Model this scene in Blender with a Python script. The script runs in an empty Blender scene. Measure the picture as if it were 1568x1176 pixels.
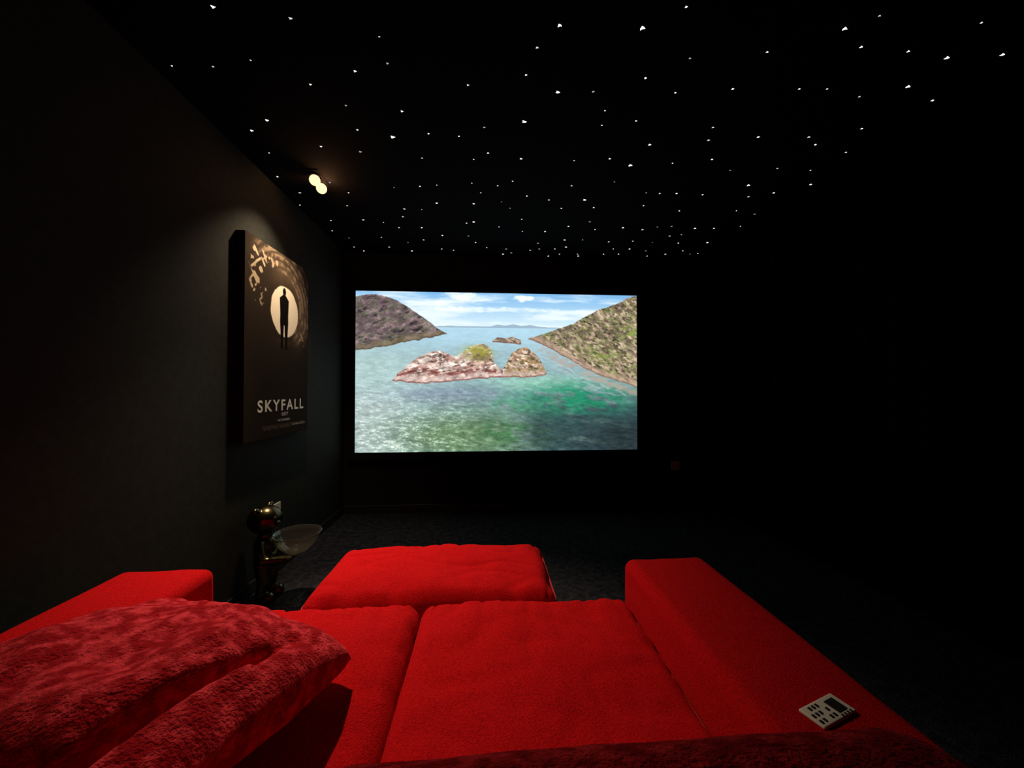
import bpy, bmesh, math
import numpy as np
from mathutils import Vector, Matrix, noise, Euler

scene = bpy.context.scene
scene.view_settings.view_transform = 'Standard'
R = math.radians

# ------------------------------------------------------------------ helpers
def link(o):
    scene.collection.objects.link(o); return o

def empty(name, loc=(0,0,0)):
    e = bpy.data.objects.new(name, None); e.location = loc
    e.empty_display_size = .1
    return link(e)

def par(child, parent):
    child.parent = parent
    child.matrix_parent_inverse = Matrix.Translation(-Vector(parent.location))
    return child

def mesh_obj(name, bm, mat=None, smooth=True, loc=(0,0,0), rot=(0,0,0)):
    me = bpy.data.meshes.new(name)
    bm.normal_update()
    bm.to_mesh(me); bm.free()
    o = bpy.data.objects.new(name, me)
    o.location = loc; o.rotation_euler = rot
    if smooth:
        for p in me.polygons: p.use_smooth = True
    if mat: me.materials.append(mat)
    return link(o)

def principled(name, color, rough=.8, metal=0, **kw):
    m = bpy.data.materials.new(name); m.use_nodes = True
    b = m.node_tree.nodes['Principled BSDF']
    b.inputs['Base Color'].default_value = (*color, 1)
    b.inputs['Roughness'].default_value = rough
    b.inputs['Metallic'].default_value = metal
    for k, v in kw.items():
        b.inputs[k.replace('_', ' ')].default_value = v
    return m

def noisy(name, c1, c2, scale=50, rough=.9, bump=.2, bscale=None, detail=5, sheen=0, spec=.2, bdist=.01, sheen_tint=None, lo=.35, hi=.65):
    m = principled(name, c1, rough)
    nt = m.node_tree; b = nt.nodes['Principled BSDF']
    b.inputs['Specular IOR Level'].default_value = spec
    if sheen:
        b.inputs['Sheen Weight'].default_value = sheen
        b.inputs['Sheen Roughness'].default_value = .4
        if sheen_tint: b.inputs['Sheen Tint'].default_value = (*sheen_tint, 1)
    tc = nt.nodes.new('ShaderNodeTexCoord')
    n = nt.nodes.new('ShaderNodeTexNoise'); n.inputs['Scale'].default_value = scale
    n.inputs['Detail'].default_value = detail
    r = nt.nodes.new('ShaderNodeValToRGB')
    r.color_ramp.elements[0].position = lo; r.color_ramp.elements[1].position = hi
    r.color_ramp.elements[0].color = (*c1, 1); r.color_ramp.elements[1].color = (*c2, 1)
    nt.links.new(tc.outputs['Object'], n.inputs['Vector'])
    nt.links.new(n.outputs['Fac'], r.inputs['Fac'])
    nt.links.new(r.outputs['Color'], b.inputs['Base Color'])
    if bump:
        n2 = nt.nodes.new('ShaderNodeTexNoise'); n2.inputs['Scale'].default_value = bscale or scale*3
        n2.inputs['Detail'].default_value = 3
        bp = nt.nodes.new('ShaderNodeBump'); bp.inputs['Strength'].default_value = bump
        bp.inputs['Distance'].default_value = bdist
        nt.links.new(tc.outputs['Object'], n2.inputs['Vector'])
        nt.links.new(n2.outputs['Fac'], bp.inputs['Height'])
        nt.links.new(bp.outputs['Normal'], b.inputs['Normal'])
    return m

def emis(name, color, strength):
    m = bpy.data.materials.new(name); m.use_nodes = True
    nt = m.node_tree; nt.nodes.clear()
    e = nt.nodes.new('ShaderNodeEmission'); o = nt.nodes.new('ShaderNodeOutputMaterial')
    e.inputs['Color'].default_value = (*color, 1); e.inputs['Strength'].default_value = strength
    nt.links.new(e.outputs[0], o.inputs[0])
    return m

def box(name, lo, hi, mat, bevel=0):
    bm = bmesh.new(); bmesh.ops.create_cube(bm, size=1)
    c = [(a+b)/2 for a, b in zip(lo, hi)]; s = [b-a for a, b in zip(lo, hi)]
    bmesh.ops.scale(bm, vec=s, verts=bm.verts)
    if bevel:
        bmesh.ops.bevel(bm, geom=bm.edges[:], offset=bevel, segments=3, affect='EDGES', profile=.5)
    return mesh_obj(name, bm, mat, smooth=False, loc=c)

def rbox(name, lo, hi, r, mat, n=5, m=14, fn=None, rot=(0,0,0)):
    """rounded, densely meshed upholstery block"""
    h = [(b-a)/2 for a, b in zip(lo, hi)]; c = [(a+b)/2 for a, b in zip(lo, hi)]
    ax = []
    for k in range(3):
        rr = min(r, h[k]*.98)
        a = [-h[k] + rr*(1-math.tan(math.pi/4*(1-i/n))) for i in range(n)]
        mid = [(-h[k]+rr) + (2*h[k]-2*rr)*i/m for i in range(m+1)]
        ax.append(a+mid+[-x for x in reversed(a)])
    bm = bmesh.new()
    for k in range(3):
        i, j = (k+1) % 3, (k+2) % 3
        for sgn in (-1, 1):
            grid = []
            for u in ax[i]:
                row = []
                for v in ax[j]:
                    p = [0, 0, 0]; p[k] = sgn*h[k]; p[i] = u; p[j] = v
                    row.append(bm.verts.new(p))
                grid.append(row)
            for a in range(len(grid)-1):
                for b in range(len(grid[0])-1):
                    q = [grid[a][b], grid[a+1][b], grid[a+1][b+1], grid[a][b+1]]
                    if sgn < 0: q.reverse()
                    bm.faces.new(q)
    bmesh.ops.remove_doubles(bm, verts=bm.verts, dist=1e-5)
    for v in bm.verts:
        inner = Vector([max(-(h[k]-min(r, h[k]*.98)), min(h[k]-min(r, h[k]*.98), v.co[k])) for k in range(3)])
        d = v.co-inner
        if d.length > 1e-9:
            v.co = inner + Vector([d.normalized()[k]*min(r, h[k]*.98) for k in range(3)])
    if fn:
        for v in bm.verts: v.co = fn(v.co.copy(), h)
    return mesh_obj(name, bm, mat, loc=c, rot=rot)

def upholstery(puff=.02, side=.0, wr=.004, wsc=6, seed=0, sc2=18, crease=0.):
    def f(p, h):
        u, v, w = p.x/h[0], p.y/h[1], p.z/h[2]
        q = p.copy()
        q.z += puff*max(0, 1-u**4)*max(0, 1-v**4)*(1 if w > 0 else 0)*max(w, 0)
        q.x += side*u*(1-min(1, v*v))*(1-min(1, w*w))
        q.y += side*v*(1-min(1, u*u))*(1-min(1, w*w))
        s = Vector((seed*7.3, seed*3.1, seed))
        nz = noise.noise(p*wsc+s)*wr + noise.noise(Vector((p.x*sc2, p.y*sc2*.6, p.z*sc2))+s)*wr*.35
        if crease and w > .5:
            # soft pull-creases radiating from the edges of the cover
            r1 = 1-abs(noise.noise(Vector((p.x*4+p.y*3, p.y*9, seed))))*5
            r2 = 1-abs(noise.noise(Vector((p.x*14, p.y*2.5, seed+5))))*5
            nz -= crease*(max(0, r1)**2*.6+max(0, r2)**2*max(0, abs(v)-.35)*1.3)
        q.z += nz; q.x += nz*.5
        return q
    return f

def piping(name, x0, x1, y0, y1, z, r, mat, rad=.0045, sag=.004):
    """stitched welt running round the top edge of a cushion"""
    cu = bpy.data.curves.new(name, 'CURVE'); cu.dimensions = '3D'; cu.bevel_depth = rad; cu.bevel_resolution = 3
    pts = []
    for (cx, cy, a0) in ((x1-r, y1-r, 0), (x0+r, y1-r, 90), (x0+r, y0+r, 180), (x1-r, y0+r, 270)):
        for k in range(7):
            a = R(a0+90*k/6); pts.append((cx+r*math.cos(a), cy+r*math.sin(a)))
    out = []
    for i in range(len(pts)):
        a, b = Vector(pts[i]), Vector(pts[(i+1) % len(pts)])
        n = max(1, int((b-a).length/.04))
        for k in range(n):
            q = a.lerp(b, k/n)
            out.append((q.x, q.y, z+sag*noise.noise(Vector((q.x*9, q.y*9, z*20)))))
    sp = cu.splines.new('POLY'); sp.points.add(len(out)-1); sp.use_cyclic_u = True
    for p_, c in zip(sp.points, out): p_.co = (*c, 1)
    cu.materials.append(mat)
    return link(bpy.data.objects.new(name, cu))

# ------------------------------------------------------------------ procedural painting
def vn(x, y, s=0.):
    xi, yi = np.floor(x), np.floor(y); fx, fy = x-xi, y-yi
    fx = fx*fx*(3-2*fx); fy = fy*fy*(3-2*fy)
    def hsh(a, b):
        t = np.sin(a*127.1+b*311.7+s*74.7)*43758.5453
        return t-np.floor(t)
    return (hsh(xi, yi)*(1-fx)+hsh(xi+1, yi)*fx)*(1-fy)+(hsh(xi, yi+1)*(1-fx)+hsh(xi+1, yi+1)*fx)*fy
def fbm(x, y, s=0., o=5):
    t = 0; a = .5; tot = 0
    for i in range(o):
        xr = x*math.cos(i*1.1)-y*math.sin(i*1.1) if i else x
        yr = x*math.sin(i*1.1)+y*math.cos(i*1.1) if i else y
        t = t+a*vn(xr*2**i+i*13.7, yr*2**i+i*5.3, s+i); tot += a; a *= .55
    return t/tot
def ridged(x, y, s=0., o=4):
    t = 0; a = .5; tot = 0
    for i in range(o):
        xr = x*math.cos(i*.9)-y*math.sin(i*.9); yr = x*math.sin(i*.9)+y*math.cos(i*.9)
        t = t+a*(1-np.abs(2*vn(xr*2**i+i*7.7, yr*2**i+i*3.3, s+i)-1)); tot += a; a *= .6
    return t/tot
def fbm0(x, y, s=0., o=4):
    t = 0; a = .5; tot = 0
    for i in range(o):
        t = t+a*vn(x*2**i+i*13.7, y*2**i+i*5.3, s+i); tot += a; a *= .55
    return t/tot
def sm(a, b, x):
    t = np.clip((x-a)/(b-a), 0, 1); return t*t*(3-2*t)
def mix(A, col, m):
    col = np.array(col, float)
    if col.ndim == 1: col = col[None, None, :]
    return A*(1-m[..., None])+col*m[..., None]
def lin(c):
    c = np.clip(c/255., 0, 1)
    return np.where(c <= .04045, c/12.92, ((c+.055)/1.055)**2.4)

def painted_grid(name, nx, ny, P, rgb, mat):
    """P(u,v)->xyz arrays, u along width, v from top down. rgb (ny,nx,3) sRGB 0-255"""
    u, v = np.meshgrid(np.linspace(0, 1, nx), np.linspace(0, 1, ny))
    co = np.stack(P(u, v), -1).reshape(-1, 3)
    idx = np.arange(nx*ny).reshape(ny, nx)
    f = np.stack([idx[:-1, :-1], idx[1:, :-1], idx[1:, 1:], idx[:-1, 1:]], -1).reshape(-1, 4)
    me = bpy.data.meshes.new(name)
    me.vertices.add(nx*ny); me.vertices.foreach_set('co', co.ravel().astype(np.float32))
    me.loops.add(f.size); me.loops.foreach_set('vertex_index', f.ravel().astype(np.int32))
    me.polygons.add(len(f)); me.polygons.foreach_set('loop_start', np.arange(0, f.size, 4, dtype=np.int32))
    me.update(calc_edges=True)
    ca = me.color_attributes.new('paint', 'FLOAT_COLOR', 'POINT')
    c4 = np.ones((nx*ny, 4), np.float32); c4[:, :3] = lin(rgb).reshape(-1, 3)
    ca.data.foreach_set('color', c4.ravel())
    me.validate()
    me.materials.append(mat)
    return link(bpy.data.objects.new(name, me))

# ------------------------------------------------------------------ dimensions
XL, XR, YF, YB, H, CZ = -1.293, 2.30, 3.50, -1.7, 2.385, 1.13

# ------------------------------------------------------------------ materials
m_wall = noisy('wall_dark_green_paint', (.018, .0185, .0155), (.023, .0235, .020), 30, .8, .06, 180, spec=.12)
m_front = noisy('front_wall_black', (.012, .010, .010), (.016, .014, .014), 30, .85, .08, 180)
m_ceil = noisy('ceiling_black_velvet', (.0035, .0035, .004), (.005, .005, .0055), 40, .95, .1, 200, spec=.05)
m_floor = noisy('dark_carpet', (.018, .018, .023), (.044, .044, .054), 30, .97, .8, 160, spec=.05, bdist=.02)
m_trim = principled('black_trim', (.02, .018, .018), .35)
m_curt = noisy('black_curtain', (.003, .003, .003), (.005, .004, .004), 20, .95, .2, 300, spec=.02)
m_black = principled('matte_black', (.006, .006, .006), .7)
m_frame = principled('black_velvet_frame', (.003, .003, .003), .95)
m_red = noisy('red_sofa_fabric', (.42, .0025, .005), (.62, .006, .009), 190, .95, .8, 420, sheen=.12, spec=.04, bdist=.004, sheen_tint=(1, .05, .05), lo=.32, hi=.68)
m_pipe = principled('red_piping', (.36, .003, .004), .9)
m_fleece = noisy('red_fleece', (.42, .004, .011), (.95, .055, .080), 40, .95, .8, 190, sheen=.5, spec=.05, bdist=.008, sheen_tint=(1, .12, .14), lo=.44, hi=.66)
m_back = noisy('red_back_fleece', (.30, .002, .006), (.75, .025, .035), 44, .95, .9, 200, sheen=.3, spec=.05, bdist=.008, sheen_tint=(1, .12, .12), lo=.44, hi=.66)
m_base = principled('sofa_base_black', (.01, .006, .006), .8)

# ------------------------------------------------------------------ room shell
t = .08
box('floor', (XL-t, YB-t, -t), (XR+t, YF+t, 0), m_floor)
box('ceiling', (XL-t, YB-t, H), (XR+t, YF+t, H+t), m_ceil)
box('wall_left', (XL-t, YB-t, 0), (XL, YF+t, H), m_wall)
box('wall_right', (XR, YB-t, 0), (XR+t, YF+t, H), m_front)
box('wall_front', (XL, YF, 0), (XR, YF+t, H), m_front)
box('wall_back', (XL, YB-t, 0), (XR, YB, H), m_front)
box('baseboard_front', (XL, YF-.015, 0), (XR, YF, .07), m_trim, .003)
box('baseboard_left', (XL, YB, 0), (XL+.012, YF-.016, .07), m_wall, .003)

# curtain along the right wall
bm = bmesh.new(); rows = []
ny = 420
for i in range(ny+1):
    y = -1.6+(3.38+1.6)*i/ny
    ph = y*2*math.pi/.17
    dx = .035*math.sin(ph+.8*math.sin(y*3.1))+.012*math.sin(ph*2.3+1)
    rows.append([bm.verts.new((2.20+dx*(1+.25*math.sin(k*.6+y)), y+.006*math.sin(k+y*9), .015+(H-.02)*k/12)) for k in range(13)])
for a in range(ny):
    for b in range(12):
        bm.faces.new([rows[a][b], rows[a+1][b], rows[a+1][b+1], rows[a][b+1]])
cur = mesh_obj('curtain', bm, m_curt)
sd = cur.modifiers.new('thick', 'SOLIDIFY'); sd.thickness = .003

# ------------------------------------------------------------------ projection screen
SX0, SX1, SZ0, SZ1 = -1.182, 1.439, .556, 2.026
nx, ny = 760, 428
X, Y = np.meshgrid(np.linspace(546, 973, nx), np.linspace(450, 690, ny))
hz = 502.
k = np.clip((Y-450)/52, 0, 1)
sky = np.array([118, 174, 222.])*(1-k[..., None])+np.array([210, 230, 238.])*k[..., None]
cl = fbm(X/60+2, (Y-450)/9., 3)
sky = mix(sky, (236, 243, 247), sm(.36, .74, cl)*.75)
for cx, cy, rx, ry, am in ((700, 454, 24, 6, .9), (797, 457, 13, 5, .95), (640, 468, 50, 5, .5), (735, 475, 90, 4, .6), (900, 478, 50, 4, .4), (690, 462, 40, 4, .5)):
    d = ((X-cx)/rx)**2+((Y-cy)/ry)**2 + (fbm(X/9, Y/4, 8)-.5)*3.2
    sky = mix(sky, (248, 251, 253), sm(1.8, -.2, d)*am)
img = sky
dp = np.maximum(Y-hz, .8)
wx, wy = (X-745)/dp*9, 260/dp*3.2
w1 = fbm0(wx*2.2, wy*7, 11, 4); w2 = fbm0(wx*8, wy*30, 21, 3)
w3 = fbm((X+Y*.5)/9, (Y-X*.12)/2.6, 24, 4)
big = fbm(X/38, Y/15, 27, 4)
kk = np.clip((Y-hz)/(690-hz), 0, 1)
sea = np.array([170, 206, 224.])*(1-sm(0, .38, kk))[..., None]+np.array([142, 170, 176.])*sm(0, .38, kk)[..., None]
sea = mix(sea, (116, 142, 140), sm(.38, .75, kk))
sea = mix(sea, (172, 198, 196), sm(730, 560, X)*sm(.05, .3, kk)*.85)
sea = mix(sea, (172, 186, 184), sm(660, 556, X)*sm(.4, .7, kk)*.8)
sea = mix(sea, (126, 142, 158), np.exp(-(((X-690)/95)**2+((Y-604)/13)**2))*.85)
ol = np.exp(-(((X-700)/90)**2+((Y-668)/32)**2))
sea = mix(sea, (100, 130, 88), np.clip(ol*1.25, 0, 1)*.8)
gs2 = np.exp(-(((X-830)/75-(Y-590)/60)**2+((Y-588)/13)**2))
sea = mix(sea, (142, 194, 174), np.clip(gs2*1.2, 0, 1)*.85)
sea = mix(sea, (46, 68, 72), sm(.42, .72, kk)*sm(765, 850, X)*.92*sm(.2, .55, big+.1))
gs = np.exp(-(((X-880)/78)**2+((Y-611)/21)**2))
sea = mix(sea, (34, 134, 98), np.clip(gs*1.35, 0, 1)*sm(.34, .56, fbm(X/20-Y/30, Y/9, 31))*.9)
gs3 = np.exp(-(((X-800)/60)**2+((Y-618)/14)**2))
sea = mix(sea, (78, 148, 114), gs3*sm(.38, .6, fbm(X/16, Y/7, 33))*.8)
sea = mix(sea, (68, 116, 74), np.exp(-(((X-775)/55)**2+((Y-662)/22)**2))*sm(.36, .60, fbm(X/14, Y/7, 35))*.85)
sea = mix(sea, (38, 50, 54), sm(850, 950, X)*sm(626, 668, Y)*.88)
sea = mix(sea, (44, 64, 62), np.exp(-(((X-822)/18)**2+((Y-660)/28)**2))*.5)
ripple = (w1-.5)*.30+(w2-.5)*.25+(big-.5)*.25+(w3-.5)*.65
sea = sea*(1+ripple[..., None]*np.clip(.08+kk*.9, 0, 1)[..., None])
gl = sm(.54, .74, .5*w2+.5*w3+.3*(w1-.5))*sm(.42, .76, kk)*sm(780, 600, X)
sea = mix(sea, (236, 242, 232), gl*.75)
# drifting surf lines along the right shore
for off, am in ((8, .5), (15, .35)):
    lnY = np.interp(X, [800, 850, 900, 973], [524, 551, 576, 604])+off+(fbm(X/16, Y*0, 97)-.5)*8
    sea = mix(sea, (214, 226, 222), np.exp(-((Y-lnY)/1.3)**2)*sm(830, 860, X)*am*sm(.4, .6, fbm(X/7, Y/3, 98)))
img = np.where((Y > hz)[..., None], sea, img)
img = mix(img, (214, 228, 232), np.exp(-((Y-hz)/1.6)**2)*.5)
tp = np.interp(X, [650, 680, 745, 756, 768, 780, 792, 806, 825, 860], [502, 500.5, 501, 498, 499.5, 497, 499.5, 498, 501, 502])
img = mix(img, (140, 166, 186), ((Y > tp) & (Y < 503)).astype(float)*.85)
def land(img, xs, top, bxs, bot, base, lights, rough=3., seed=0, shore=None, shore_h=6, sc=9, slope=.5, dark=.45, haze=0):
    j = (fbm0(X/7, Y/60, seed+50)-.5)*rough
    T = np.interp(X, xs, top)+j; B = np.interp(X, bxs, bot)+j*.5+(fbm0(X/9, Y*0, seed+60)-.5)*4
    inside = sm(-.7, .7, Y-T)*sm(-.7, .7, B-Y)*((X > xs[0]) & (X < xs[-1]))
    a = (X+Y*slope); b = (Y-X*slope)
    n = fbm(a/sc, b/(sc*.5), seed, 5)
    rg = ridged(a/(sc*1.4), b/(sc*.55), seed+9, 4)
    fine = fbm(X/2.4, Y/1.6, seed+19, 3)
    c = np.zeros_like(img)+np.array(base, float)
    for (col, lo, hi, amt, s2) in lights:
        c = mix(c, col, sm(lo, hi, fbm(a/sc*.9, b/(sc*.6), seed+s2, 5))*amt)
    sh = (1-dark*sm(.55, .30, rg))*(.82+.36*sm(.3, .7, n))*(.84+.32*fine)
    c = c*sh[..., None]
    c = mix(c, (196, 204, 208), inside*0+haze)
    if shore is not None:
        c = mix(c, shore[0], sm(shore_h+4, shore_h-2, B-Y+(n-.5)*10)*.7*(.6+.4*fine))
        c = mix(c, shore[1], sm(2.8, .8, B-Y+(fine-.5)*2)*.75)
    return mix(img, np.clip(c, 0, 255), inside)
# left mountain
img = land(img, [540, 546, 560, 575, 590, 605, 622, 640, 655, 668, 680], [462, 459, 455.5, 455, 458, 463, 473, 486, 496, 506, 513],
           [540, 600, 640, 680], [540, 530, 522, 513.5], (104, 86, 90),
           [((140, 120, 114), .44, .60, .65, 1), ((92, 92, 76), .50, .62, .6, 2)], 2.5, 5, ((128, 116, 84), (84, 66, 60)), 7, 9, -.35, .6, .04)
# right mountain
img = land(img, [803, 820, 850, 872, 890, 915, 940, 958, 980], [519, 514, 503, 496, 484, 472, 464, 454, 449],
           [803, 830, 860, 900, 940, 980], [519.5, 530, 546, 569, 583, 595], (136, 118, 92),
           [((180, 158, 134), .42, .56, .8, 1), ((118, 126, 74), .48, .60, .7, 2), ((208, 188, 166), .55, .65, .55, 3), ((84, 70, 60), .54, .64, .65, 4)], 3, 15,
           ((192, 160, 142), (120, 88, 74)), 9, 7, .5, .6, .03)
gr = np.exp(-(((X-962)/16)**2+((Y-508)/9)**2))+.7*np.exp(-(((X-925)/22)**2+((Y-545)/9)**2))
img = mix(img, (122, 154, 58), np.clip(gr, 0, 1)*sm(.40, .56, fbm(X/9, Y/5, 88))*.75)
sh = np.exp(-((Y-np.interp(X, [800, 850, 900, 973], [524, 551, 576, 604]))/7)**2)*sm(808, 830, X)
img = mix(img, (180, 156, 142), sh*.7*sm(.34, .6, fbm(X/9, Y/4, 77)))
# skerries
img = land(img, [748, 756, 768, 780, 792], [523, 517, 519, 516, 522], [748, 792], [525, 528], (132, 112, 98), [((180, 160, 142), .4, .6, .8, 1)], 2, 25, ((160, 130, 115), (100, 70, 60)), 1, 5)
img = land(img, [758, 768, 778, 788, 800, 812, 822, 831], [574, 560, 541, 534, 532, 540, 552, 571], [758, 790, 815, 831], [576, 579, 578, 572], (156, 124, 100),
           [((214, 192, 174), .42, .58, .85, 1), ((120, 110, 66), .5, .62, .6, 2)], 3, 35, ((204, 178, 166), (116, 72, 62)), 7, 6, .3, .5)
img = land(img, [600, 612, 625, 640, 655, 668, 680, 690, 700, 712, 722, 735, 745, 751, 771], [582, 570, 557, 546, 541, 538, 542, 547, 543, 534, 529, 527, 533, 556, 576],
           [600, 640, 680, 720, 771], [584, 588, 585, 581, 578], (186, 158, 146),
           [((232, 214, 204), .40, .55, .9, 1), ((134, 94, 84), .52, .62, .7, 2)], 3.5, 45, ((212, 186, 178), (112, 54, 50)), 8, 8, -.2, .6)
seam = np.exp(-((Y-np.interp(X, [602, 640, 680, 720, 769], [577, 567, 574, 567, 571]))/2.8)**2)*(X > 606)*(X < 764)
img = mix(img, (112, 56, 52), seam*sm(.38, .54, fbm(X/8, Y/5, 93))*.85)
g = np.exp(-(((X-726)/20)**2+((Y-540)/10)**2))*sm(.3, .5, fbm(X/6, Y/4, 91))*sm(526, 530, Y)
img = mix(img, (146, 148, 58), np.clip(g*1.3, 0, 1)*.8)
img = mix(img, (84, 74, 44), np.exp(-(((X-728)/17)**2+((Y-550)/4)**2))*.55)
img = np.clip(img, 0, 255)

m_scr = bpy.data.materials.new('projected_image'); m_scr.use_nodes = True
nt = m_scr.node_tree; nt.nodes.clear()
at = nt.nodes.new('ShaderNodeAttribute'); at.attribute_name = 'paint'
e = nt.nodes.new('ShaderNodeEmission'); e.inputs['Strength'].default_value = 1.20
o = nt.nodes.new('ShaderNodeOutputMaterial')
nt.links.new(at.outputs['Color'], e.inputs['Color']); nt.links.new(e.outputs[0], o.inputs[0])
scr = empty('projection_screen', ((SX0+SX1)/2, YF, (SZ0+SZ1)/2))
s = painted_grid('picture_surface', nx, ny, lambda u, v: (SX0+(SX1-SX0)*u, u*0+YF-.035, SZ1-(SZ1-SZ0)*v), img, m_scr)
par(s, scr)
fw = .07
for nme, lo, hi in (('frame_top', (SX0-fw, YF-.05, SZ1), (SX1+fw, YF-.001, SZ1+fw)), ('frame_bottom', (SX0-fw, YF-.05, SZ0-fw), (SX1+fw, YF-.001, SZ0)),
                    ('frame_side_a', (SX0-fw, YF-.05, SZ0), (SX0, YF-.001, SZ1)), ('frame_side_b', (SX1, YF-.05, SZ0), (SX1+fw, YF-.001, SZ1))):
    par(box(nme, lo, hi, m_frame, .004), scr)
par(box('backing', (SX0, YF-.03, SZ0), (SX1, YF-.002, SZ1), m_black), scr)

# ------------------------------------------------------------------ framed poster
PX, PY0, PY1, PZ0, PZ1 = -1.243, 2.006, 2.692, .850, 1.955
post = empty('framed_movie_poster', (XL, (PY0+PY1)/2, (PZ0+PZ1)/2))
par(box('poster_box', (XL+.001, PY0, PZ0), (PX-.002, PY1, PZ1), m_black, .003), post)
nx, ny = 300, 480
U, V = np.meshgrid(np.linspace(0, 1, nx), np.linspace(0, 1, ny))
A = U*.66; B = (1-V)*1.053                         # layout units from lower-left of the print
p = np.zeros((ny, nx, 3))+np.array([52, 43, 36.])
p = mix(p, (38, 32, 27), sm(.75, .3, 1-V)*.8)
cx, cy, rr = .375, .722, .150
dx, dy = A-cx, B-cy; rad = np.hypot(dx, dy); ang = np.arctan2(dy, dx)
p = mix(p, (122, 102, 82), np.exp(-((rad-.21)/.07)**2)*sm(-1.4, -.4, ang)*sm(2.6, 1.6, ang)*.5*(.5+fbm(A*14, B*14, 51)))
for i, (r0, wd, a0, a1) in enumerate(((.172, .012, -1.2, 1.9), (.205, .016, -1.1, 2.1), (.245, .014, -.9, 2.3), (.285, .018, -.5, 2.4), (.335, .018, .2, 2.5))):
    rs = r0+.034*(ang+.2)
    dd = rad-rs
    w = sm(-wd*1.6, -wd*.3, dd)*sm(wd*1.6, wd*.1, dd)*sm(a0-.2, a0+.4, ang)*sm(a1+.2, a1-.4, ang)
    tx = fbm(ang*7+i*3, rad*40, 60+i, 4)
    w = w*(.25+.9*sm(.35, .65, tx))
    p = mix(p, (184, 158, 130), np.clip(w, 0, 1)*.58)
ca_, sa_ = math.cos(.7), math.sin(.7)
sx_, sy_ = (A*ca_+B*sa_), (-A*sa_+B*ca_)
fl = np.maximum(vn(sx_*58, sy_*28, 71), vn(sx_*34+9, sy_*66, 73)*.93)
for (ma, mb, ra, rb, am) in ((.10, .86, .095, .15, 1), (.20, .97, .16, .05, .9), (.13, .74, .05, .06, .8), (.57, .57, .05, .07, .9)):
    msk = np.exp(-(((A-ma)/ra)**2+((B-mb)/rb)**2))
    p = mix(p, (200, 178, 150), sm(.62, .72, fl*(.55+.5*msk))*np.clip(msk*2.2, 0, 1)*am*.85)
p = mix(p, (255, 242, 218), sm(rr+.004, rr-.004, rad+.01*(fbm0(ang*3, ang*0, 3)-.5)))
def ell(a, b, ra, rb): return sm(1.12, .88, ((A-a)/ra)**2+((B-b)/rb)**2)
fig = ell(.365, .838, .017, .024)
hw = np.interp(B, [.50, .60, .66, .70, .76, .795, .808, .82], [.034, .038, .044, .042, .046, .048, .03, .012])
fig = np.maximum(fig, sm(.004, -.002, np.abs(A-.365)-hw)*(B > .50)*(B < .82))
gap = sm(.006, .001, np.abs(A-.365)-np.interp(B, [.5, .64], [.010, .0]))*(B < .64)
fig = fig*(1-gap)
p = mix(p, (20, 16, 14), np.clip(fig, 0, 1))
p = mix(p, (100, 80, 60), np.exp(-(((A-.37)/.10)**2+((B-.545)/.02)**2))*.4*(1-fig))
cr = (np.abs(B-.055) < .013) & (vn(A*190, np.floor(B*170), 5) > .45) & (A > .16) & (A < .60)
p = mix(p, (128, 112, 92), cr*.5)
m_post = bpy.data.materials.new('poster_print'); m_post.use_nodes = True
nt = m_post.node_tree; b = nt.nodes['Principled BSDF']; b.inputs['Roughness'].default_value = .8
b.inputs['Specular IOR Level'].default_value = .02
at = nt.nodes.new('ShaderNodeAttribute'); at.attribute_name = 'paint'
nt.links.new(at.outputs['Color'], b.inputs['Base Color'])
pp = painted_grid('poster_print', nx, ny, lambda u, v: (u*0+PX, PY0+(PY1-PY0)*u, PZ1-(PZ1-PZ0)*v), p, m_post)
par(pp, post)
m_ink = principled('title_ink', (.85, .78, .64), .5)
def text(name, body, a0, a1, b0, hgt, mat, spacing=1.0, off=0):
    """a0,a1: width fractions; b0: bottom fraction; hgt: height in m"""
    cu = bpy.data.curves.new(name, 'FONT'); cu.body = body; cu.space_character = spacing; cu.offset = off
    ob = link(bpy.data.objects.new(name, cu))
    bpy.context.view_layer.update()
    dg = bpy.context.evaluated_depsgraph_get()
    me = bpy.data.meshes.new_from_object(ob.evaluated_get(dg))
    bpy.data.objects.remove(ob)
    y0, y1 = PY0+(PY1-PY0)*a0, PY0+(PY1-PY0)*a1; z = PZ0+(PZ1-PZ0)*b0
    xs = [v.co.x for v in me.vertices]; ys = [v.co.y for v in me.vertices]
    sx = (y1-y0)/(max(xs)-min(xs)); sy = hgt/(max(ys)-min(ys))
    for v in me.vertices:
        a, c_ = (v.co.x-min(xs))*sx, (v.co.y-min(ys))*sy
        v.co = (PX+.0015, y0+a, z+c_)
    me.materials.append(mat)
    o2 = link(bpy.data.objects.new(name, me)); par(o2, post); return o2
text('title_text', 'SKYFALL', .17, .91, .136, .068, m_ink, 1.3, .022)
m_ink2 = principled('small_ink', (.50, .43, .34), .5)
text('subtitle_text', '007', .52, .63, .106, .022, m_ink2, 1, .01)
text('date_text', 'NOVEMBER', .46, .66, .078, .014, m_ink2, 1, .01)
text('credit_text', 'COMING SOON', .70, .94, .045, .012, m_ink2, 1, .0)

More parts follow.
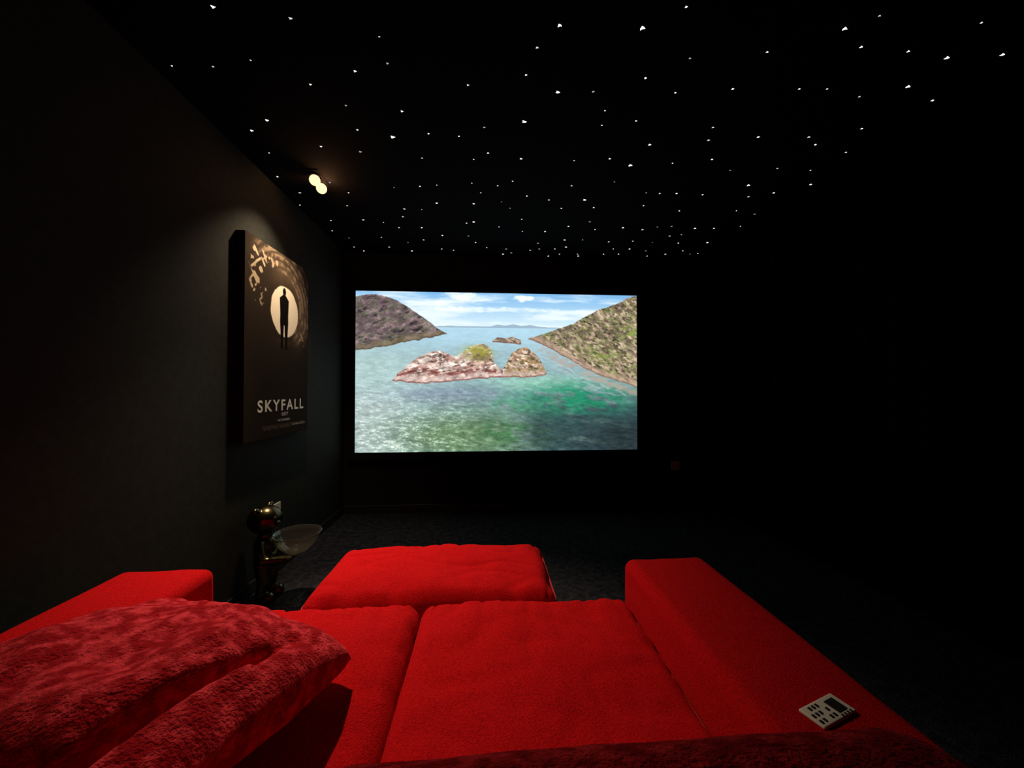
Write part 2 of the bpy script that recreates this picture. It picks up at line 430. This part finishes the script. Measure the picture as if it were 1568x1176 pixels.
# ------------------------------------------------------------------ wall sockets
m_sock = principled('socket_plastic', (.75, .68, .56), .4)
m_sock2 = principled('socket_plastic_dull', (.85, .74, .70), .4)
def socket(name, c, axis, mat):
    e = empty(name, c)
    if axis == 'x':
        par(box('plate', (c[0], c[1]-.042, c[2]-.042), (c[0]+.010, c[1]+.042, c[2]+.042), mat, .003), e)
        rot = (0, R(90), 0); cc = (c[0]+.010, c[1], c[2])
    else:
        par(box('plate', (c[0]-.042, c[1]-.010, c[2]-.042), (c[0]+.042, c[1], c[2]+.042), mat, .003), e)
        rot = (R(90), 0, 0); cc = (c[0], c[1]-.010, c[2])
    bm = bmesh.new(); bmesh.ops.create_cone(bm, cap_ends=True, segments=32, radius1=.021, radius2=.020, depth=.002)
    par(mesh_obj('socket_well', bm, m_black if axis == 'x' else mat, False, cc, rot), e)
socket('wall_socket', (XL, 2.40, .385), 'x', m_sock)
socket('wall_socket', (1.83, YF, .390), 'y', m_sock2)

# ------------------------------------------------------------------ sofa
SZ = .45   # seat height
sofa = empty('sectional_sofa', (-.2, .5, 0))
def add(o): return par(o, sofa)
add(box('base_frame', (-.84, -.10, .05), (.455, 1.17, .26), m_red, .01))
add(rbox('seat_cushion_1', (-.845, .30, .25), (-.203, 1.210, SZ+.006), .040, m_red, fn=upholstery(.020, .006, .011, 5, 1, crease=.009), m=44))
add(rbox('seat_cushion_2', (-.197, .30, .25), (.458, 1.210, SZ+.006), .040, m_red, fn=upholstery(.020, .006, .011, 5, 2, crease=.009), m=44))
add(piping('seat_welt_1', -.841, -.207, .31, 1.206, SZ-.024, .04, m_pipe, .003))
add(piping('seat_welt_2', -.193, .454, .31, 1.206, SZ-.024, .04, m_pipe, .003))
add(rbox('armrest_1', (-1.125, -.30, .05), (-.848, 1.250, .570), .028, m_red, fn=upholstery(.005, .003, .005, 5, 3), m=24))
add(rbox('armrest_2', (.462, -.30, .05), (.740, 1.245, .562), .034, m_red, fn=upholstery(.006, .003, .005, 5, 4), m=24))
add(box('back_frame', (-.846, -.32, .05), (.460, -.10, .70), m_red, .02))
add(rbox('back_cushion_1', (-.844, -.09, .43), (-.212, .388, .778), .08, m_back, fn=upholstery(.006, .006, .008, 6, 5), m=26))
add(rbox('back_cushion_2', (-.200, -.09, .43), (.490, .402, .787), .08, m_back, fn=upholstery(.006, .006, .005, 6, 6), m=26))
k = 1
for x in (-1.05, .64):
    for y in (-.2, 1.15):
        bm = bmesh.new(); bmesh.ops.create_cone(bm, cap_ends=True, segments=24, radius1=.018, radius2=.025, depth=.055)
        add(mesh_obj('foot_%d' % k, bm, m_base, False, (x, y, .0275))); k += 1

ott = empty('ottoman', (-.18, 1.42, 0))
par(rbox('top_cushion', (-.597, 1.224, .22), (.238, 1.650, SZ+.004), .05, m_red, fn=upholstery(.020, .004, .010, 6, 8, crease=.009), m=44), ott)
par(piping('welt', -.598, .239, 1.227, 1.651, SZ-.034, .05, m_pipe, .0035), ott)
par(box('base', (-.585, 1.235, .05), (.226, 1.635, .24), m_red, .015), ott)
k = 1
for x in (-.52, .16):
    for y in (1.30, 1.57):
        bm = bmesh.new(); bmesh.ops.create_cone(bm, cap_ends=True, segments=24, radius1=.018, radius2=.025, depth=.055)
        par(mesh_obj('foot_%d' % k, bm, m_base, False, (x, y, .0275)), ott); k += 1

# ------------------------------------------------------------------ throw pillow
def sm1(a, b, x):
    t_ = max(0, min(1, (x-a)/(b-a))); return t_*t_*(3-2*t_)
def pillow(name, sx_, sy_, thick, mat, N=120):
    bm = bmesh.new(); g = {}
    for side in (1, -1):
        for i in range(N+1):
            for j in range(N+1):
                u, v = -1+2*i/N, -1+2*j/N
                edge = i in (0, N) or j in (0, N)
                if side < 0 and edge: g[(side, i, j)] = g[(1, i, j)]; continue
                rc_ = 1-.08*(abs(u*v)**3)
                x = u*sx_/2*(1-.05*(1-v*v)*abs(u)**2)*rc_; y = v*sy_/2*(1-.05*(1-u*u)*abs(v)**2)*rc_
                prof = (max(0, 1-abs(u)**3)*max(0, 1-abs(v)**3))**.42
                z = side*thick*prof*(1 if side > 0 else .55)
                q = Vector((x*5, y*5, side*3))
                z += prof*side*(.026*noise.noise(q)+.010*noise.noise(q*3)+.0025*noise.noise(q*14))
                if side > 0:
                    c = (u-.10*v)-.64
                    z -= prof*.085*math.exp(-(c/.045)**2)*sm1(.5, -.3, v)
                    c2 = (u*.5+v)-.35
                    z -= prof*.006*math.exp(-(c2/.08)**2)
                x += .010*noise.noise(Vector((u*2, v*2, 5))); y += .010*noise.noise(Vector((u*2, v*2, 9)))
                g[(side, i, j)] = bm.verts.new((x, y, z))
    for side in (1, -1):
        for i in range(N):
            for j in range(N):
                q = [g[(side, i, j)], g[(side, i+1, j)], g[(side, i+1, j+1)], g[(side, i, j+1)]]
                if side < 0: q.reverse()
                bm.faces.new(q)
    return mesh_obj(name, bm, mat)
pl = pillow('throw_pillow', .56, .50, .098, m_fleece)
pl.location = (-.605, .724, .590); pl.rotation_euler = Euler((R(-13), R(5), R(-14)))

# ------------------------------------------------------------------ remote control on the right armrest
rc = empty('remote_control', (.594, .612, .574))
m_rc = principled('remote_shell', (.72, .68, .60), .45)
m_rb = principled('remote_buttons', (.02, .02, .022), .4)
body = rbox('shell', (.594-.046, .612-.0205, .571), (.594+.046, .612+.0205, .577), .003, m_rc, n=3, m=4)
par(body, rc)
parts = [box('screen_window', (.594+.010, .612-.012, .577), (.594+.034, .612+.012, .5782), m_rb, .0004)]
for i in range(5):
    for j in range(3):
        if (i*3+j) % 4 == 2: continue
        x = .594-.041+i*.0095; y = .612-.014+j*.0115
        parts.append(box('button_%d%d' % (i, j), (x, y, .577), (x+.0052, y+.0058, .5783), m_rb, .0004))
for i in range(4):
    parts.append(box('key_%d' % i, (.594+.008+i*.008, .612-.0185, .577), (.594+.012+i*.008, .612-.0150, .5783), m_rb, .0004))
for q in parts: par(q, rc)
rc.rotation_euler = (0, 0, R(18.4)); rc.location = (.594, .616, .5700)

# ------------------------------------------------------------------ glossy bear figurine holding a bowl
def blob(parts, name, mat, voxel=.005, it=4):
    bm = bmesh.new()
    for c, r in parts:
        r = r if hasattr(r, '__len__') else (r, r, r)
        M = Matrix.Translation(c) @ Matrix.Diagonal((*r, 1))
        bmesh.ops.create_uvsphere(bm, u_segments=24, v_segments=16, radius=1, matrix=M)
    o = mesh_obj(name, bm, mat)
    md = o.modifiers.new('remesh', 'REMESH'); md.mode = 'VOXEL'; md.voxel_size = voxel; md.use_smooth_shade = True
    s = o.modifiers.new('sm', 'SMOOTH'); s.iterations = it; s.factor = .5
    return o
def limb(a, b, r0, r1, n=9):
    a, b = Vector(a), Vector(b)
    return [(tuple(a.lerp(b, i/n)), r0+(r1-r0)*i/n) for i in range(n+1)]
m_gold = principled('black_bronze_gloss', (.10, .080, .045), .26, 1.0)
FX, FY = -1.185, 2.10
fig = empty('bear_figurine', (FX, FY, 0))
pt = []
pt += [((FX, FY, .430), (.084, .080, .076))]
pt += [((FX+.045, FY-.02, .412), (.038, .040, .028))]                 # muzzle
pt += [((FX-.01, FY-.064, .490), (.016, .024, .020)), ((FX-.01, FY+.064, .490), (.016, .024, .020))]
pt += [((FX, FY, .345), .035)]
pt += [((FX, FY, .285), (.052, .060, .070)), ((FX+.006, FY, .225), (.058, .064, .055))]
for sy in (-1, 1):
    pt += limb((FX, FY+sy*.055, .315), (FX+.035, FY+sy*.085, .240), .024, .022)
    pt += limb((FX+.035, FY+sy*.085, .240), (FX+.110, FY+sy*.045, .232), .022, .020)
    pt += [((FX+.134, FY+sy*.036, .234), (.028, .024, .014))]
    pt += limb((FX+.005, FY+sy*.036, .20), (FX+.018, FY+sy*.040, .115), .036, .030)
    pt += limb((FX+.018, FY+sy*.040, .115), (FX+.004, FY+sy*.042, .045), .030, .027)
    pt += [((FX+.028, FY+sy*.044, .026), (.052, .034, .026)), ((FX+.045, FY+sy*.046, .036), (.03, .03, .026))]
par(blob(pt, 'body', m_gold, .0045, 5), fig)
for sy in (-1, 1):
    par(blob([((FX+.070, FY-.006+sy*.028, .446), (.008, .009, .011))], 'eye_%d' % (1 if sy > 0 else 2), m_black, .002, 1), fig)
par(blob([((FX+.082, FY-.022, .422), (.008, .012, .008))], 'nose', m_black, .002, 1), fig)

# glass bowl by lathe
m_glass = bpy.data.materials.new('clear_glass'); m_glass.use_nodes = True
b = m_glass.node_tree.nodes['Principled BSDF']
b.inputs['Base Color'].default_value = (.85, .80, .70, 1); b.inputs['Roughness'].default_value = .03
b.inputs['Transmission Weight'].default_value = .98; b.inputs['IOR'].default_value = 1.5
prof = [(0, .000), (.045, .000), (.050, .004), (.072, .020), (.096, .048), (.110, .080), (.116, .099), (.121, .102), (.121, .107), (.1135, .105),
        (.1072, .081), (.093, .050), (.0695, .0235), (.048, .007), (0, .004)]
bm = bmesh.new(); seg = 64; rings = []
for r_, z_ in prof:
    if r_ == 0: rings.append([bm.verts.new((0, 0, z_))]); continue
    rings.append([bm.verts.new((r_*math.cos(2*math.pi*i/seg), r_*math.sin(2*math.pi*i/seg), z_)) for i in range(seg)])
for a, c in zip(rings[:-1], rings[1:]):
    for i in range(seg):
        j = (i+1) % seg
        if len(a) == 1: bm.faces.new([a[0], c[i], c[j]])
        elif len(c) == 1: bm.faces.new([a[i], c[0], a[j]])
        else: bm.faces.new([a[i], c[i], c[j], a[j]])
bmesh.ops.recalc_face_normals(bm, faces=bm.faces)
mesh_obj('glass_bowl', bm, m_glass, loc=(FX+.165, FY+.005, .2495), rot=(0, 0, 0))

# ------------------------------------------------------------------ ceiling downlight (two lamps on one plate)
spot = empty('ceiling_downlight', (-1.0, 2.28, H))
par(box('mount_plate', (-1.04, 2.18, H-.004), (-.96, 2.38, H-.001), m_ceil, .001), spot)
m_bulb = emis('bulb_glow', (1, .66, .34), 1.8)
aims = [((-1.0, 2.236, 2.352), (-1.27, 2.20, 1.25)), ((-1.0, 2.325, 2.352), (-.44, 1.52, .45))]
for i, (c, tgt) in enumerate(aims):
    c = Vector(c); d = (Vector(tgt)-c).normalized()
    q = d.to_track_quat('-Z', 'Y')
    bm = bmesh.new()
    bmesh.ops.create_cone(bm, cap_ends=False, segments=40, radius1=.034, radius2=.034, depth=.008)
    h = mesh_obj('ring_%d' % (i+1), bm, m_black, True, (c.x, c.y, H-.007)); par(h, spot)
    bm = bmesh.new(); bmesh.ops.create_uvsphere(bm, u_segments=28, v_segments=16, radius=.030)
    par(mesh_obj('bulb_%d' % (i+1), bm, m_bulb, True, (c.x, c.y, c.z)), spot)
    L = bpy.data.lights.new('lamp_%d' % (i+1), 'SPOT'); L.color = ((1, .76, .50), (1, .80, .55))[i]
    L.energy = (48, 225)[i]; L.spot_size = R((96, 66)[i]); L.spot_blend = 1.0; L.shadow_soft_size = .022
    lo = link(bpy.data.objects.new('lamp_%d' % (i+1), L)); lo.location = c+d*.06; lo.rotation_euler = q.to_euler()
    par(lo, spot)
L = bpy.data.lights.new('lamp_spill', 'POINT'); L.color = (1, .45, .20); L.energy = 1.8; L.shadow_soft_size = .02  # added bulbless point light, puts a warm halo on the ceiling
lo = link(bpy.data.objects.new('lamp_spill', L)); lo.location = (-.950, 2.28, H-.055); par(lo, spot)

# ------------------------------------------------------------------ star ceiling (surveyed directions, resolved to x,y on the ceiling plane)
S = """320,2 440,20 578,49 257,95 321,96 379,86 591,91 541,103 472,124 716,125 823,66 858,31 987,35 1055,2 806,109 855,136 910,135 991,114 1060,83 1037,137 1126,131 1180,73 1301,36 1326,65 1355,16 1399,72 1459,82 1513,27 1545,77 1398,127 1435,149 1322,143 1272,131 1229,131 1325,193 527,157 614,166 405,180 382,196 545,195 600,206 655,201 702,205 741,191 803,182 928,165 923,188 976,181 1095,191 1088,211 1165,206 1243,206 1253,218 1300,230 997,218 409,231 489,221 550,229 645,239 725,241 747,231 798,240 880,243 935,240 967,250 1032,247 1093,241 1121,258 1149,281 1194,255 1245,258 1245,280 1188,293 1149,299 1130,321 1158,326 942,276 422,268 503,277 457,293 532,293 530,313 457,312 602,285 642,283 668,281 722,278 736,293 762,282 785,275 807,298 876,282 896,304 910,316 841,304 991,293 1012,294 1038,294 987,313 1042,321 1078,296 645,319 618,318 668,309 725,310 768,307 781,317 860,317 555,335 505,336 586,339 616,330 645,347 677,359 610,347 648,366 714,340 725,338 764,346 799,334 800,353 835,353 871,345 865,366 904,338 893,366 885,388 507,352 533,363 541,377 543,389 556,383 583,362 595,377 600,389 624,370 630,383 655,388 676,380 694,382 717,360 728,370 745,378 770,388 775,380 783,386 812,382 824,371 826,380 850,380 857,388 867,377 912,350 925,388 933,369 940,380 948,388 955,347 965,380 970,368 990,383 1000,370 1008,346 1020,388 1030,345 1040,371 1047,383 1058,388 1066,348 1070,387 1085,370 1095,348 1045,358 1136,345 1027,360 985,350 692,391 748,391 797,391 840,391 886,391 992,391 579,391 720,390"""
BIG = {(858,31),(987,35),(1435,149),(1398,127),(1399,72),(1459,82),(1253,218),(967,250),(600,206),(655,201),(1149,281),(405,180),(803,182),(1093,241),(1545,77),(855,136),(896,304),(1301,36),(1326,65)}
tab = []
ca, sa = math.cos(R(4)), math.sin(R(4))
for w in S.split():
    a, b_ = map(float, w.split(','))
    d = (H-CZ)*570/(596-b_); xc = (a-784)/570*d
    x, y = xc*ca+d*sa, d*ca-xc*sa
    if x > XL+.01 and x < 2.15 and y < YF-.03: tab.append((x, y, (int(a), int(b_)) in BIG))
rng = np.random.RandomState(4)
bm = bmesh.new()
for (x, y, big_) in tab:
    r = .0036*(.65+.6*rng.rand())*(1.45 if big_ else 1)*(1.0+.18*max(0, y-1.5))
    res = bmesh.ops.create_icosphere(bm, subdivisions=2, radius=1, matrix=Matrix.Rotation(rng.rand()*3, 4, 'Z'))
    for v in res['verts']:
        a_ = math.atan2(v.co.y, v.co.x)
        v.co *= r*(.75+.55*max(0, math.cos(a_*2.5))**3*2 if abs(v.co.z) < .5 else .75)
        v.co += Vector((x, y, H))
    fi = 0 if (big_ or rng.rand() > .5) else (1 if rng.rand() > .35 else 2)
    for v in res['verts']:
        for f in v.link_faces: f.material_index = fi
m_star = emis('star_fibre_tip', (1, .95, .86), 1.8)
m_star2 = emis('star_fibre_tip_dim', (.95, .90, .84), .85)
m_star3 = emis('star_fibre_tip_faint', (.90, .90, .92), .45)
for mm in (m_star, m_star2, m_star3): mm.cycles.emission_sampling = 'NONE'
so = mesh_obj('star_ceiling_lights', bm, m_star); so.data.materials.append(m_star2); so.data.materials.append(m_star3)

# ------------------------------------------------------------------ world & camera
w = bpy.data.worlds.new('world'); scene.world = w; w.use_nodes = True
w.node_tree.nodes['Background'].inputs[0].default_value = (0, 0, 0, 1)
w.node_tree.nodes['Background'].inputs[1].default_value = .0
cam = bpy.data.cameras.new('camera'); cam.sensor_width = 36; cam.lens = 36*570/1568; cam.clip_start = .02
co = link(bpy.data.objects.new('camera', cam)); co.location = (0, 0, CZ); co.rotation_euler = (R(90.8), 0, R(-4))
scene.camera = co
